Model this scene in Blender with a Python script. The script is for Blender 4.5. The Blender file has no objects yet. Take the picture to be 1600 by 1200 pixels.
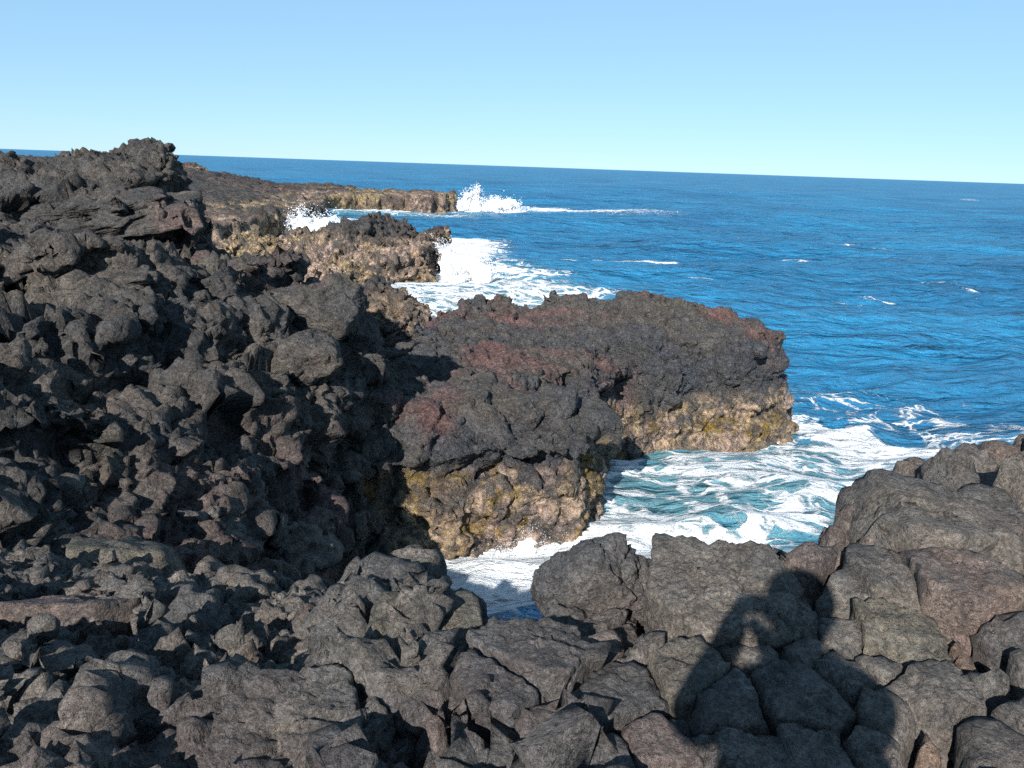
import bpy, math, random
import numpy as np
from mathutils import Vector, Matrix

# ------------------------------------------------------------------ camera, sky, sun, exposure
scene = bpy.context.scene
EYE = 6.5                       # camera height above the sea, metres
FOC = 1244.0                    # focal length in pixels of the 1600 px wide photograph
PITCH = math.radians(15.3); ROLL = math.radians(1.97)
cam_data = bpy.data.cameras.new('camera')
cam = bpy.data.objects.new('camera', cam_data)
scene.collection.objects.link(cam)
cam_data.sensor_width = 36.0
cam_data.lens = 36.0 * FOC / 1600.0
cam_data.clip_start = 0.02
cam_data.clip_end = 60000.0
cam.matrix_world = (Matrix.Translation((0, 0, EYE)) @ Matrix.Rotation(math.radians(90) - PITCH, 4, 'X')
                    @ Matrix.Rotation(ROLL, 4, 'Z'))
scene.camera = cam

SUN_EL = math.radians(28.4)
SUN_AZ = math.radians(19.3)     # direction the light travels, clockwise from the view direction (+Y)
light_dir = Vector((math.sin(SUN_AZ) * math.cos(SUN_EL), math.cos(SUN_AZ) * math.cos(SUN_EL), -math.sin(SUN_EL)))
world = bpy.data.worlds.new('World'); scene.world = world; world.use_nodes = True
wn = world.node_tree; wn.nodes.clear()
sky = wn.nodes.new('ShaderNodeTexSky'); sky.sky_type = 'NISHITA'; sky.sun_disc = False
sky.sun_elevation = SUN_EL
sky.sun_rotation = math.atan2(-light_dir.x, -light_dir.y)
sky.altitude = 0; sky.air_density = 0.7; sky.dust_density = 0.0; sky.ozone_density = 9.0
bg = wn.nodes.new('ShaderNodeBackground'); bg.inputs['Strength'].default_value = 0.15
wo = wn.nodes.new('ShaderNodeOutputWorld')
# even tone compression and white balance of the whole sky, like the camera's
sg = wn.nodes.new('ShaderNodeGamma'); sg.inputs['Gamma'].default_value = 0.40; wn.links.new(sky.outputs[0], sg.inputs['Color'])
sm = wn.nodes.new('ShaderNodeVectorMath'); sm.operation = 'MULTIPLY'; sm.inputs[1].default_value = (1.22, 1.53, 1.63)
wn.links.new(sg.outputs[0], sm.inputs[0]); wn.links.new(sm.outputs[0], bg.inputs['Color'])
wn.links.new(bg.outputs[0], wo.inputs['Surface'])
sun_l = bpy.data.lights.new('sun', 'SUN'); sun_l.energy = 5.0; sun_l.angle = math.radians(0.53); sun_l.color = (1.0, 0.965, 0.92)
sun = bpy.data.objects.new('sun', sun_l); scene.collection.objects.link(sun)
sun.rotation_euler = light_dir.to_track_quat('-Z', 'Y').to_euler()
scene.view_settings.view_transform = 'Standard'; scene.view_settings.look = 'None'
scene.view_settings.gamma = 1.0; scene.view_settings.use_curve_mapping = False
scene.view_settings.exposure = 0.9
scene.render.engine = 'CYCLES'
scene.cycles.max_bounces = 5; scene.cycles.diffuse_bounces = 2; scene.cycles.glossy_bounces = 2
scene.cycles.use_denoising = False
scene.cycles.sample_clamp_direct = 3.0; scene.cycles.sample_clamp_indirect = 2.0

# ------------------------------------------------------------------ surveying: photograph pixel -> place
def ray(px, py):
    u = px - 800.0; v = 600.0 - py
    c, s = math.cos(ROLL), math.sin(ROLL)
    U = u * c - v * s; V = u * s + v * c
    up = V * math.cos(PITCH) - FOC * math.sin(PITCH); fw = FOC * math.cos(PITCH) + V * math.sin(PITCH)
    d = np.array([U, fw, up]); return d / np.hypot(d[0], d[1])
def on_level(px, py, z):
    d = ray(px, py); return d * ((z - EYE) / d[2]) + np.array([0, 0, EYE])
def at_dist(px, py, r):
    return ray(px, py) * r + np.array([0, 0, EYE])

# ------------------------------------------------------------------ numpy noise
def _hash(ix, iy, iz, seed):
    h = (ix.astype(np.uint32) * np.uint32(0x8da6b343)) ^ (iy.astype(np.uint32) * np.uint32(0xd8163841)) \
        ^ (iz.astype(np.uint32) * np.uint32(0xcb1ab31f)) ^ np.uint32((seed * 0x9e3779b1) & 0xffffffff)
    h ^= h >> np.uint32(15); h *= np.uint32(0x2c1b3c6d); h ^= h >> np.uint32(12)
    h *= np.uint32(0x297a2d39); h ^= h >> np.uint32(15)
    return h
_G = np.array([[1,1,0],[-1,1,0],[1,-1,0],[-1,-1,0],[1,0,1],[-1,0,1],[1,0,-1],[-1,0,-1],
               [0,1,1],[0,-1,1],[0,1,-1],[0,-1,-1],[1,1,0],[-1,1,0],[0,-1,1],[0,-1,-1]], np.float32)
def perlin(p, seed=0):
    p = np.asarray(p, np.float32)
    f = np.floor(p); i = f.astype(np.int64); f = p - f
    w = f * f * f * (f * (f * 6 - 15) + 10)
    out = 0
    for dx in (0, 1):
        wx = w[:, 0] if dx else 1 - w[:, 0]
        for dy in (0, 1):
            wy = w[:, 1] if dy else 1 - w[:, 1]
            for dz in (0, 1):
                wz = w[:, 2] if dz else 1 - w[:, 2]
                g = _G[_hash(i[:, 0] + dx, i[:, 1] + dy, i[:, 2] + dz, seed) & np.uint32(15)]
                out = out + wx * wy * wz * (g[:, 0] * (f[:, 0] - dx) + g[:, 1] * (f[:, 1] - dy) + g[:, 2] * (f[:, 2] - dz))
    return out
def fbm(p, octaves=4, seed=0, gain=0.5, lac=2.03):
    p = np.asarray(p, np.float32); a = 1.0; s = 0; q = p
    for o in range(octaves):
        s = s + a * perlin(q, seed + o * 17); a *= gain; q = q * lac + 11.3
    return s
def ridged(p, octaves=3, seed=0, gain=0.5):
    p = np.asarray(p, np.float32); a = 1.0; s = 0; q = p
    for o in range(octaves):
        s = s + a * (1 - 2.2 * np.abs(perlin(q, seed + o * 31))); a *= gain; q = q * 2.1 + 7.7
    return s
def voronoi(p, seed=0):
    """F1, F2, the id of the nearest cell and a facet term: a random plane through each cell"""
    p = np.asarray(p, np.float32); i = np.floor(p).astype(np.int64)
    f1 = np.full(len(p), 9, np.float32); f2 = f1.copy(); cid = np.zeros(len(p), np.uint32); fac = np.zeros(len(p), np.float32)
    for dx in (-1, 0, 1):
        for dy in (-1, 0, 1):
            for dz in (-1, 0, 1):
                h = _hash(i[:, 0] + dx, i[:, 1] + dy, i[:, 2] + dz, seed)
                jx = (h & np.uint32(1023)) / np.float32(1023); jy = ((h >> np.uint32(10)) & np.uint32(1023)) / np.float32(1023)
                jz = ((h >> np.uint32(20)) & np.uint32(1023)) / np.float32(1023)
                ex = p[:, 0] - (i[:, 0] + dx + jx); ey = p[:, 1] - (i[:, 1] + dy + jy); ez = p[:, 2] - (i[:, 2] + dz + jz)
                d = np.sqrt(ex * ex + ey * ey + ez * ez); near = d < f1
                fac = np.where(near, (jy - .5) * ex + (jz - .5) * ey + (jx - .5) * ez, fac)
                f2 = np.where(near, f1, np.minimum(f2, d)); cid = np.where(near, h, cid); f1 = np.where(near, d, f1)
    return f1, f2, (cid & np.uint32(0xffff)) / np.float32(0xffff), fac * 2
def smoothstep(a, b, x):
    t = np.clip((x - a) / (b - a), 0, 1); return t * t * (3 - 2 * t)

# ------------------------------------------------------------------ mesh helpers
def make_mesh(name, verts, faces, mat=None, smooth=True):
    verts = np.ascontiguousarray(verts, np.float32); faces = np.ascontiguousarray(faces, np.int32)
    n = faces.shape[1]; me = bpy.data.meshes.new(name)
    me.vertices.add(len(verts)); me.vertices.foreach_set('co', verts.ravel())
    me.loops.add(faces.size); me.loops.foreach_set('vertex_index', faces.ravel())
    me.polygons.add(len(faces)); me.polygons.foreach_set('loop_start', np.arange(0, faces.size, n, dtype=np.int32))
    me.polygons.foreach_set('use_smooth', np.full(len(faces), smooth, bool))
    me.update(calc_edges=True)
    if mat: me.materials.append(mat)
    return me
def link(name, me, parent=None, loc=None):
    o = bpy.data.objects.new(name, me); scene.collection.objects.link(o)
    if parent: o.parent = parent
    if loc is not None: o.location = [float(c) for c in loc]
    return o
def tag(o, label=None, cat=None, group=None, kind=None):
    if label: o['label'] = label
    if cat: o['category'] = cat
    if group: o['group'] = group
    if kind: o['kind'] = kind
    return o
def normals(v, f):
    n = np.zeros_like(v); a = v[f]
    fn = np.cross(a[:, 2] - a[:, 0], (a[:, 3] if f.shape[1] == 4 else a[:, 1]) - a[:, 1 if f.shape[1] == 4 else 0])
    if f.shape[1] == 3: fn = np.cross(a[:, 1] - a[:, 0], a[:, 2] - a[:, 0])
    for k in range(f.shape[1]):
        for c in range(3): n[:, c] += np.bincount(f[:, k], fn[:, c], len(v))
    return n / np.maximum(np.linalg.norm(n, axis=1, keepdims=True), 1e-9)
def surface_nets(F, org, h):
    s = F < 0; nx, ny, nz = F.shape
    cnt = np.zeros((nx - 1, ny - 1, nz - 1), np.int8)
    for a in (0, 1):
        for b in (0, 1):
            for c in (0, 1): cnt += s[a:nx - 1 + a, b:ny - 1 + b, c:nz - 1 + c]
    act = (cnt > 0) & (cnt < 8)
    I = np.argwhere(act); idm = np.full(act.shape, -1, np.int32); idm[act] = np.arange(len(I))
    corner = [(a, b, c) for a in (0, 1) for b in (0, 1) for c in (0, 1)]
    val = {c: F[I[:, 0] + c[0], I[:, 1] + c[1], I[:, 2] + c[2]] for c in corner}
    acc = np.zeros((len(I), 3), np.float32); num = np.zeros(len(I), np.float32)
    for c in corner:
        for ax in range(3):
            if c[ax]: continue
            d = list(c); d[ax] = 1; va, vb = val[c], val[tuple(d)]
            cr = (va < 0) != (vb < 0); t = np.where(cr, va / np.where(cr, va - vb, 1), 0)
            pt = np.array(c, np.float32)[None, :].repeat(len(I), 0); pt[:, ax] += t
            acc += pt * cr[:, None]; num += cr
    V = (I + acc / num[:, None]) * h + np.array(org)
    Q = []
    for ax in range(3):
        b, c = (ax + 1) % 3, (ax + 2) % 3
        lo = [slice(None)] * 3; hi = [slice(None)] * 3
        lo[ax] = slice(0, -1); hi[ax] = slice(1, None)
        A, B = s[tuple(lo)], s[tuple(hi)]
        E = np.argwhere(A != B); E = E[(E[:, b] > 0) & (E[:, c] > 0) & (E[:, b] < F.shape[b] - 1) & (E[:, c] < F.shape[c] - 1)]
        flip = A[E[:, 0], E[:, 1], E[:, 2]]
        q = []
        for ob, oc in ((-1, -1), (0, -1), (0, 0), (-1, 0)):
            g = E.copy(); g[:, b] += ob; g[:, c] += oc; q.append(idm[g[:, 0], g[:, 1], g[:, 2]])
        q = np.stack(q, 1); q[~flip] = q[~flip][:, ::-1]; Q.append(q)
    return V, np.concatenate(Q)
def subdivide(V, Q):
    e = np.sort(np.stack([Q, np.roll(Q, -1, 1)], 2).reshape(-1, 2), 1)
    key = e[:, 0].astype(np.int64) * len(V) + e[:, 1]
    u, inv = np.unique(key, return_inverse=True)
    mid = (V[u // len(V)] + V[u % len(V)]) / 2; ctr = V[Q].mean(1)
    inv = inv.reshape(-1, 4) + len(V); fc = np.arange(len(Q)) + len(V) + len(u)
    new = [np.stack([Q[:, k], inv[:, k], fc, inv[:, (k + 3) % 4]], 1) for k in range(4)]
    return np.concatenate([V, mid, ctr]), np.concatenate(new)
def poly_sdf(X, Y, poly):
    """signed distance to a closed plan outline, negative inside"""
    d = np.full(X.shape, 1e9, np.float64); inside = np.zeros(X.shape, bool)
    P = np.asarray(poly)[:, :2]
    for a, b in zip(P, np.roll(P, -1, 0)):
        e = b - a; w0 = X - a[0]; w1 = Y - a[1]
        t = np.clip((w0 * e[0] + w1 * e[1]) / (e @ e + 1e-12), 0, 1)
        d = np.minimum(d, np.hypot(w0 - t * e[0], w1 - t * e[1]))
        c = ((a[1] > Y) != (b[1] > Y)) & (X < (b[0] - a[0]) * (Y - a[1]) / (b[1] - a[1] + 1e-12) + a[0])
        inside ^= c
    return np.where(inside, -d, d)
def tps(pts, X, Y, lam=0.02):
    """smooth height surface through surveyed points"""
    P = np.asarray(pts, float); n = len(P)
    k = lambda r2: 0.5 * r2 * np.log(r2 + 1e-9)
    r2 = (P[:, None, 0] - P[None, :, 0]) ** 2 + (P[:, None, 1] - P[None, :, 1]) ** 2
    A = np.zeros((n + 3, n + 3)); A[:n, :n] = k(r2) + lam * np.eye(n)
    A[:n, n] = 1; A[:n, n + 1:] = P[:, :2]; A[n, :n] = 1; A[n + 1:, :n] = P[:, :2].T
    w = np.linalg.solve(A, np.r_[P[:, 2], 0, 0, 0])
    out = w[n] + w[n + 1] * X + w[n + 2] * Y
    for j in range(n): out = out + w[j] * k((X - P[j, 0]) ** 2 + (Y - P[j, 1]) ** 2)
    return out

def idw(pts, X, Y, s=1.0, p=1.6):
    P = np.asarray(pts, float); a = np.zeros(X.shape); b = np.zeros(X.shape)
    for q in P:
        w = ((X - q[0]) ** 2 + (Y - q[1]) ** 2 + s * s) ** -p; a += w * q[2]; b += w
    return a / b

# ------------------------------------------------------------------ materials
class NT:
    def __init__(self, name):
        self.m = bpy.data.materials.new(name); self.m.use_nodes = True
        self.t = self.m.node_tree; self.t.nodes.clear()
        self.out = self.n('ShaderNodeOutputMaterial'); self.b = self.n('ShaderNodeBsdfPrincipled')
        self.l(self.b.outputs[0], self.out.inputs['Surface'])
    def n(self, t, **kw):
        x = self.t.nodes.new(t)
        for k, v in kw.items(): setattr(x, k, v)
        return x
    def l(self, a, b): self.t.links.new(a, b)
    def put(self, sock, v):
        if hasattr(v, 'links') or isinstance(v, bpy.types.NodeSocket): self.l(v, sock)
        else: sock.default_value = v
    def noise(self, vec, scale, detail=4, rough=0.55, dist=0.0):
        x = self.n('ShaderNodeTexNoise'); self.put(x.inputs['Vector'], vec); x.inputs['Scale'].default_value = scale
        x.inputs['Detail'].default_value = detail; x.inputs['Roughness'].default_value = rough; x.inputs['Distortion'].default_value = dist
        return x.outputs['Fac']
    def vor(self, vec, scale, feature='F1', out='Distance', rnd=1.0):
        x = self.n('ShaderNodeTexVoronoi', feature=feature); self.put(x.inputs['Vector'], vec); x.inputs['Scale'].default_value = scale
        x.inputs['Randomness'].default_value = rnd
        return x.outputs[out]
    def math(self, op, a, b=0.0, clamp=False):
        x = self.n('ShaderNodeMath', operation=op, use_clamp=clamp); self.put(x.inputs[0], a); self.put(x.inputs[1], b); return x.outputs[0]
    def ramp(self, f, a, b, lo=0.0, hi=1.0):
        x = self.n('ShaderNodeMapRange', interpolation_type='SMOOTHSTEP'); self.put(x.inputs[0], f)
        x.inputs[1].default_value = a; x.inputs[2].default_value = b; x.inputs[3].default_value = lo; x.inputs[4].default_value = hi
        return x.outputs[0]
    def mix(self, f, a, b, mode='MIX'):
        x = self.n('ShaderNodeMix', data_type='RGBA', blend_type=mode); self.put(x.inputs[0], f)
        for s, v in ((x.inputs[6], a), (x.inputs[7], b)): self.put(s, (*v, 1) if isinstance(v, tuple) and len(v) == 3 else v)
        return x.outputs[2]
    def bump(self, h, dist, strength=1.0, prev=None):
        x = self.n('ShaderNodeBump'); x.inputs['Distance'].default_value = dist; x.inputs['Strength'].default_value = strength
        self.put(x.inputs['Height'], h)
        if prev is not None: self.l(prev, x.inputs['Normal'])
        return x.outputs[0]

def rock_material(name, grey=(0.066, 0.065, 0.067), brown=(0.104, 0.091, 0.078), red=(0.150, 0.074, 0.064), red_amt=0.5,
                  big=0.5, fine=1.0, crust_z=None, crust_soft=0.5, wet_z=None, olive=0.3, crust_dx=None, gold=1.0):
    """weathered lava; below crust_z it carries a pale barnacle and weed crust; fine scales the small relief (metres grow as it shrinks)"""
    t = NT(name); g = t.n('ShaderNodeNewGeometry'); P = g.outputs['Position']
    oi = t.n('ShaderNodeObjectInfo')
    col = t.mix(t.ramp(t.noise(P, big * 1.7, 5, 0.6, 0.4), 0.38, 0.62), grey, brown)
    col = t.mix(t.math('MULTIPLY', t.ramp(t.noise(P, big * 0.9, 6, 0.62, 0.7), 0.50, 0.66), red_amt), col, red)
    col = t.mix(t.math('MULTIPLY', t.ramp(t.noise(P, big * 1.3 + 0.2, 4, 0.6, 0.3), 0.56, 0.7), olive), col, (0.090, 0.085, 0.056))
    dk = t.ramp(t.noise(P, 9 * fine, 6, 0.7), 0.3, 0.72, 0.62, 1.3)
    col = t.mix(1.0, col, dk, 'MULTIPLY')
    sp = t.ramp(t.noise(P, 60 * fine, 3, 0.7), 0.35, 0.7, 0.62, 1.32)
    col = t.mix(1.0, col, sp, 'MULTIPLY')
    rough = 0.86
    sep = t.n('ShaderNodeSeparateXYZ'); t.l(P, sep.inputs[0]); z = sep.outputs[2]
    if wet_z is not None:
        zz = t.math('ADD', z, t.math('MULTIPLY', t.math('SUBTRACT', t.noise(P, 1.1, 4), 0.5), 1.6))
        wet = t.ramp(zz, wet_z[0], wet_z[1], 1.0, 0.0)
        col = t.mix(wet, col, t.mix(1.0, col, (0.74, 0.79, 0.86), 'MULTIPLY'))
        r = t.n('ShaderNodeMix', data_type='FLOAT'); t.put(r.inputs[0], wet); r.inputs[2].default_value = 0.86; r.inputs[3].default_value = 0.36
        rough = r.outputs[0]
    if crust_z is not None:
        zz = t.math('ADD', z, t.math('MULTIPLY', t.math('SUBTRACT', t.noise(P, 0.8 * fine ** .5, 5, 0.65), 0.5), crust_soft * 5))
        if crust_dx: zz = t.math('ADD', zz, t.ramp(sep.outputs[0], crust_dx[0], crust_dx[1], 0.0, crust_dx[2]))
        m = t.ramp(zz, crust_z - crust_soft, crust_z + crust_soft, 1.0, 0.0)
        m = t.math('MULTIPLY', m, t.ramp(t.noise(P, 5 * fine, 6, 0.75), 0.40, 0.60, 0.10, 1.0))
        c = t.mix(t.ramp(t.noise(P, 1.3 * fine, 4, 0.6), 0.4, 0.6), (0.42, 0.305, 0.170), (0.46, 0.330, 0.255))
        c = t.mix(t.math('MULTIPLY', t.ramp(t.noise(P, 2.1 * fine + 0.13, 5, 0.65, 0.5), 0.50, 0.60), gold), c, (0.260, 0.165, 0.034))
        c = t.mix(1.0, c, t.ramp(t.noise(P, 22 * fine, 4, 0.75), 0.32, 0.68, 0.35, 1.45), 'MULTIPLY')
        col = t.mix(m, col, c)
        rw = t.n('ShaderNodeMix', data_type='FLOAT'); t.put(rw.inputs[0], t.ramp(zz, 0.3, 1.3, 1.0, 0.0)); t.put(rw.inputs[2], rough); rw.inputs[3].default_value = 0.32; rough = rw.outputs[0]
    col = t.mix(1.0, col, oi.outputs['Color'], 'MULTIPLY')
    t.l(col, t.b.inputs['Base Color']); t.put(t.b.inputs['Roughness'], rough)
    t.b.inputs['Specular IOR Level'].default_value = 0.35
    ck = t.n('ShaderNodeVectorMath', operation='MULTIPLY_ADD'); nz = t.n('ShaderNodeTexNoise'); t.l(P, nz.inputs['Vector']); nz.inputs['Scale'].default_value = 6 * fine; nz.inputs['Detail'].default_value = 5
    t.l(nz.outputs['Color'], ck.inputs[0]); ck.inputs[1].default_value = (.22 / fine,) * 3; t.l(P, ck.inputs[2])
    b0 = t.bump(t.ramp(t.vor(ck.outputs[0], 3.6 * fine, 'DISTANCE_TO_EDGE'), 0.0, 0.035), 0.035 / fine, 0.8)
    b1 = t.bump(t.noise(P, 7 * fine, 8, 0.68, 0.3), 0.11 / fine, 0.75, b0)
    b2 = t.bump(t.ramp(t.vor(P, 34 * fine), 0.05, 0.55), 0.022 / fine, 0.75, b1)
    b2 = t.bump(t.ramp(t.vor(ck.outputs[0], 75 * fine), 0.1, 0.5), 0.012 / fine, 0.7, b2)
    b3 = t.bump(t.noise(P, 85 * fine, 4, 0.7), 0.024 / fine, 0.9, b2)
    t.l(b3, t.b.inputs['Normal'])
    return t.m

MAT_NEAR = rock_material('lava_clinker', grey=(0.118, 0.113, 0.109), brown=(0.170, 0.149, 0.128), big=0.9, fine=1.0, red_amt=0.22)
MAT_RIDGE = rock_material('lava_ridge_rock', grey=(0.078, 0.074, 0.071), brown=(0.138, 0.116, 0.096), red=(0.175, 0.112, 0.100), big=0.32, fine=0.42, red_amt=0.75, olive=0.5)
MAT_PROM = rock_material('lava_shore_rock', grey=(0.085, 0.084, 0.088), red=(0.165, 0.092, 0.082), big=0.34, fine=0.38, red_amt=1.0, crust_z=1.60, crust_soft=0.26, wet_z=(1.9, 2.6), olive=0.1, crust_dx=(2.0, 3.4, 0.62))
MAT_SEA_ROCK = rock_material('sea_rock_crusted', big=0.12, fine=0.22, red_amt=0.4, gold=0.35, crust_z=2.3, crust_soft=0.6, olive=0.1)
MAT_FAR = rock_material('far_lava', big=0.06, fine=0.09, red_amt=0.5, crust_z=2.3, crust_soft=0.30, gold=0.2)

# ------------------------------------------------------------------ the sea
def foam_spec():
    # (pixel a, pixel b, half-width in metres, strength): surf and streaks lying on the water
    return [((740, 935), (900, 935), 1.5, 1.15), ((990, 905), (1090, 905), 1.1, 1.15), ((720, 900), (930, 880), 1.1, 1.15), ((800, 830), (900, 930), 0.9, 1.1), ((960, 880), (1060, 900), 0.9, 0.95), ((1180, 850), (1330, 800), 0.9, .8),
            ((980, 830), (1260, 800), 1.7, .60), ((1000, 760), (1330, 740), 1.9, .66), ((1080, 720), (1200, 690), 1.0, .70), ((1060, 745), (1180, 770), .7, .82),
            ((1230, 640), (1330, 655), .7, 1.0), ((1300, 660), (1400, 690), 1.0, 1.0), ((1350, 690), (1480, 720), 1.5, .86), ((1250, 690), (1450, 740), 1.8, .72),
            ((1420, 650), (1600, 700), 2.2, .52), ((1250, 600), (1420, 620), 1.8, .44), ((1200, 770), (1330, 790), .8, .86), ((970, 720), (1010, 840), .8, .62),
            ((560, 470), (640, 455), 2.2, 1.2), ((640, 455), (700, 420), 2.6, 1.25), ((690, 420), (720, 375), 3.0, 1.25), ((700, 450), (800, 470), 5.0, .84),
            ((560, 490), (740, 490), 3.0, .85), ((740, 410), (860, 470), 2.6, .74), ((800, 455), (860, 485), 2.5, .70), ((760, 430), (870, 432), 1.0, .72),
            ((700, 370), (770, 390), 2.4, .60), ((720, 485), (850, 495), 1.5, .72),
            ((880, 404), (960, 410), .45, 1.1), ((950, 410), (1045, 418), .5, 1.0),
            ((455, 350), (530, 350), 4.5, 1.3), ((360, 385), (420, 380), 5, 1.2), ((520, 331), (640, 330), 4.0, 1.1), ((600, 335), (700, 338), 3.5, .62),
            ((380, 425), (430, 415), 2.5, 1.2), ((475, 440), (500, 452), 1.2, 1.0),
            ((705, 326), (790, 326), 3.0, 1.3), ((770, 320), (880, 328), 3.2, 1.0), ((860, 328), (1000, 331), 3.0, .8), ((740, 325), (1010, 334), 7, .48),
            ((1335, 388), (1352, 390), .8, 1.1), ((1352, 391), (1390, 396), .5, 1.0), ((300, 269), (322, 268), 5, 1.3)]
def build_sea():
    t = NT('sea_water'); g = t.n('ShaderNodeNewGeometry'); P = g.outputs['Position']
    at = t.n('ShaderNodeAttribute', attribute_name='foam'); dens = at.outputs['Fac']
    ash = t.n('ShaderNodeAttribute', attribute_name='shoal'); shoal = ash.outputs['Fac']
    # lacy foam: warped cell edges thresholded by how much foam lies there
    wq = t.n('ShaderNodeTexNoise'); t.l(P, wq.inputs['Vector']); wq.inputs['Scale'].default_value = 0.55; wq.inputs['Detail'].default_value = 4
    off = t.n('ShaderNodeVectorMath', operation='SUBTRACT'); t.l(wq.outputs['Color'], off.inputs[0]); off.inputs[1].default_value = (.5, .5, .5)
    sc = t.n('ShaderNodeVectorMath', operation='SCALE'); t.l(off.outputs[0], sc.inputs[0]); sc.inputs['Scale'].default_value = 1.9
    wp = t.n('ShaderNodeVectorMath', operation='ADD'); t.l(P, wp.inputs[0]); t.l(sc.outputs[0], wp.inputs[1])
    mp = t.n('ShaderNodeMapping'); t.l(wp.outputs[0], mp.inputs[0]); mp.inputs['Rotation'].default_value = (0, 0, 0.35); mp.inputs['Scale'].default_value = (0.75, 1.25, 0)
    W = mp.outputs[0]
    e1 = t.ramp(t.vor(W, 1.1, 'DISTANCE_TO_EDGE'), 0.0, 0.24, 1.0, 0.0)
    e2 = t.ramp(t.vor(W, 3.6, 'DISTANCE_TO_EDGE'), 0.0, 0.30, 1.0, 0.0)
    n1 = t.noise(W, 0.9, 8, 0.68); n2 = t.noise(P, 9.0, 7, 0.75)
    lace = t.math('ADD', t.math('MULTIPLY', e1, 0.34), t.math('MULTIPLY', e2, 0.26))
    lace = t.math('ADD', lace, t.math('MULTIPLY', n1, 0.62)); lace = t.math('ADD', lace, t.math('MULTIPLY', n2, 0.36))
    f = t.math('ADD', t.math('MULTIPLY', dens, 0.92), t.math('SUBTRACT', lace, 1.31))
    foam = t.ramp(f, -0.04, 0.22); foam = t.math('MULTIPLY', foam, t.ramp(dens, 0.05, 0.25))
    deep = t.mix(t.ramp(t.noise(P, 0.03, 5, 0.65), 0.38, 0.62), (0.009, 0.130, 0.270), (0.016, 0.195, 0.370))
    body = t.mix(shoal, deep, (0.035, 0.185, 0.235))
    milky = t.math('MULTIPLY', t.ramp(f, -0.55, 0.1), t.math('MULTIPLY', shoal, 0.8))
    body = t.mix(milky, body, (0.17, 0.34, 0.37))
    col = t.mix(foam, body, (0.86, 0.88, 0.88))
    t.t.nodes.remove(t.b)
    dif = t.n('ShaderNodeBsdfDiffuse'); t.l(col, dif.inputs['Color'])
    glo = t.n('ShaderNodeBsdfGlossy'); glo.inputs['Roughness'].default_value = 0.14
    fre = t.n('ShaderNodeFresnel'); fre.inputs['IOR'].default_value = 1.33
    # at grazing angles the unresolved wave slopes hide one another, so the mirror share levels off
    fac = t.math('MULTIPLY', t.math('MINIMUM', fre.outputs[0], 0.30), t.math('SUBTRACT', 1.0, foam))
    ms = t.n('ShaderNodeMixShader'); t.l(fac, ms.inputs[0]); t.l(dif.outputs[0], ms.inputs[1]); t.l(glo.outputs[0], ms.inputs[2]); t.l(ms.outputs[0], t.out.inputs['Surface'])
    mr = t.n('ShaderNodeMapping'); t.l(P, mr.inputs[0]); mr.inputs['Rotation'].default_value = (0, 0, -0.25); mr.inputs['Scale'].default_value = (0.55, 1.3, 1)
    b0 = t.bump(t.noise(mr.outputs[0], 0.13, 5, 0.6, 0.3), 6.0, 0.85)
    b1 = t.bump(t.noise(mr.outputs[0], 0.9, 6, 0.66, 0.4), 0.75, 0.8, b0)
    b2 = t.bump(t.noise(mr.outputs[0], 4.5, 4, 0.6, 0.3), 0.13, 0.6, b1)
    b3 = t.bump(t.math('MULTIPLY', foam, t.math('ADD', n2, n1)), 0.16, 0.7, b2)
    for nd in (dif, glo, fre): t.l(b3, nd.inputs['Normal'])
    # a fan of rings whose mesh coarsens with distance; it runs to the horizon
    rr = np.concatenate([np.geomspace(6.0, 320, 440), np.geomspace(330, 30000, 50)])
    th = np.linspace(math.radians(-75), math.radians(75), 520)
    R, T = np.meshgrid(rr, th, indexing='ij'); X = R * np.sin(T); Y = R * np.cos(T)
    xy = np.stack([X.ravel(), Y.ravel(), np.zeros(X.size)], 1)
    c, s = math.cos(-0.25), math.sin(-0.25)
    rot = np.stack([xy[:, 0] * c - xy[:, 1] * s, xy[:, 0] * s + xy[:, 1] * c, xy[:, 2]], 1)
    fade = smoothstep(320, 60, R.ravel())
    far = smoothstep(3000, 300, R.ravel())
    z = 1.15 * perlin(rot * [0.022, 0.07, 1], 3) * far
    z += 0.40 * perlin(rot * [0.09, 0.20, 1], 5) * fade
    z += 0.26 * (1 - 2 * np.abs(perlin(rot * [0.22, 0.50, 1], 7))) * fade - 0.05 * fade
    z += 0.09 * perlin(rot * [0.7, 1.3, 1] + 3, 8) * smoothstep(120, 30, R.ravel())
    z += 0.035 * perlin(rot * [2.0, 3.2, 1] + 3, 9) * smoothstep(60, 18, R.ravel())
    z += 0.22 * np.sin(rot[:, 1] * .42 + 2.2 * perlin(rot * [.03, .03, 1], 77) * 3) * (.5 + perlin(rot * [.03, .05, 1] + 9, 78)) * fade
    # one longer swell standing off the rocks
    a, b = on_level(1040, 385, 0)[:2], on_level(1330, 395, 0)[:2]
    def seg_d(a, b):
        e = b - a; w = xy[:, :2] - a; u = np.clip((w @ e) / (e @ e), 0, 1); return np.linalg.norm(w - u[:, None] * e, axis=1)
    z += 0.55 * np.exp(-(seg_d(a, b) / 2.6) ** 2)
    dens = np.zeros(len(xy)); sh = np.zeros(len(xy))
    for pa, pb, w, st in foam_spec():
        d = seg_d(on_level(*pa, 0)[:2], on_level(*pb, 0)[:2])
        dens = np.maximum(dens, st * np.exp(-(d / (w * 1.35)) ** 2))
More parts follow.
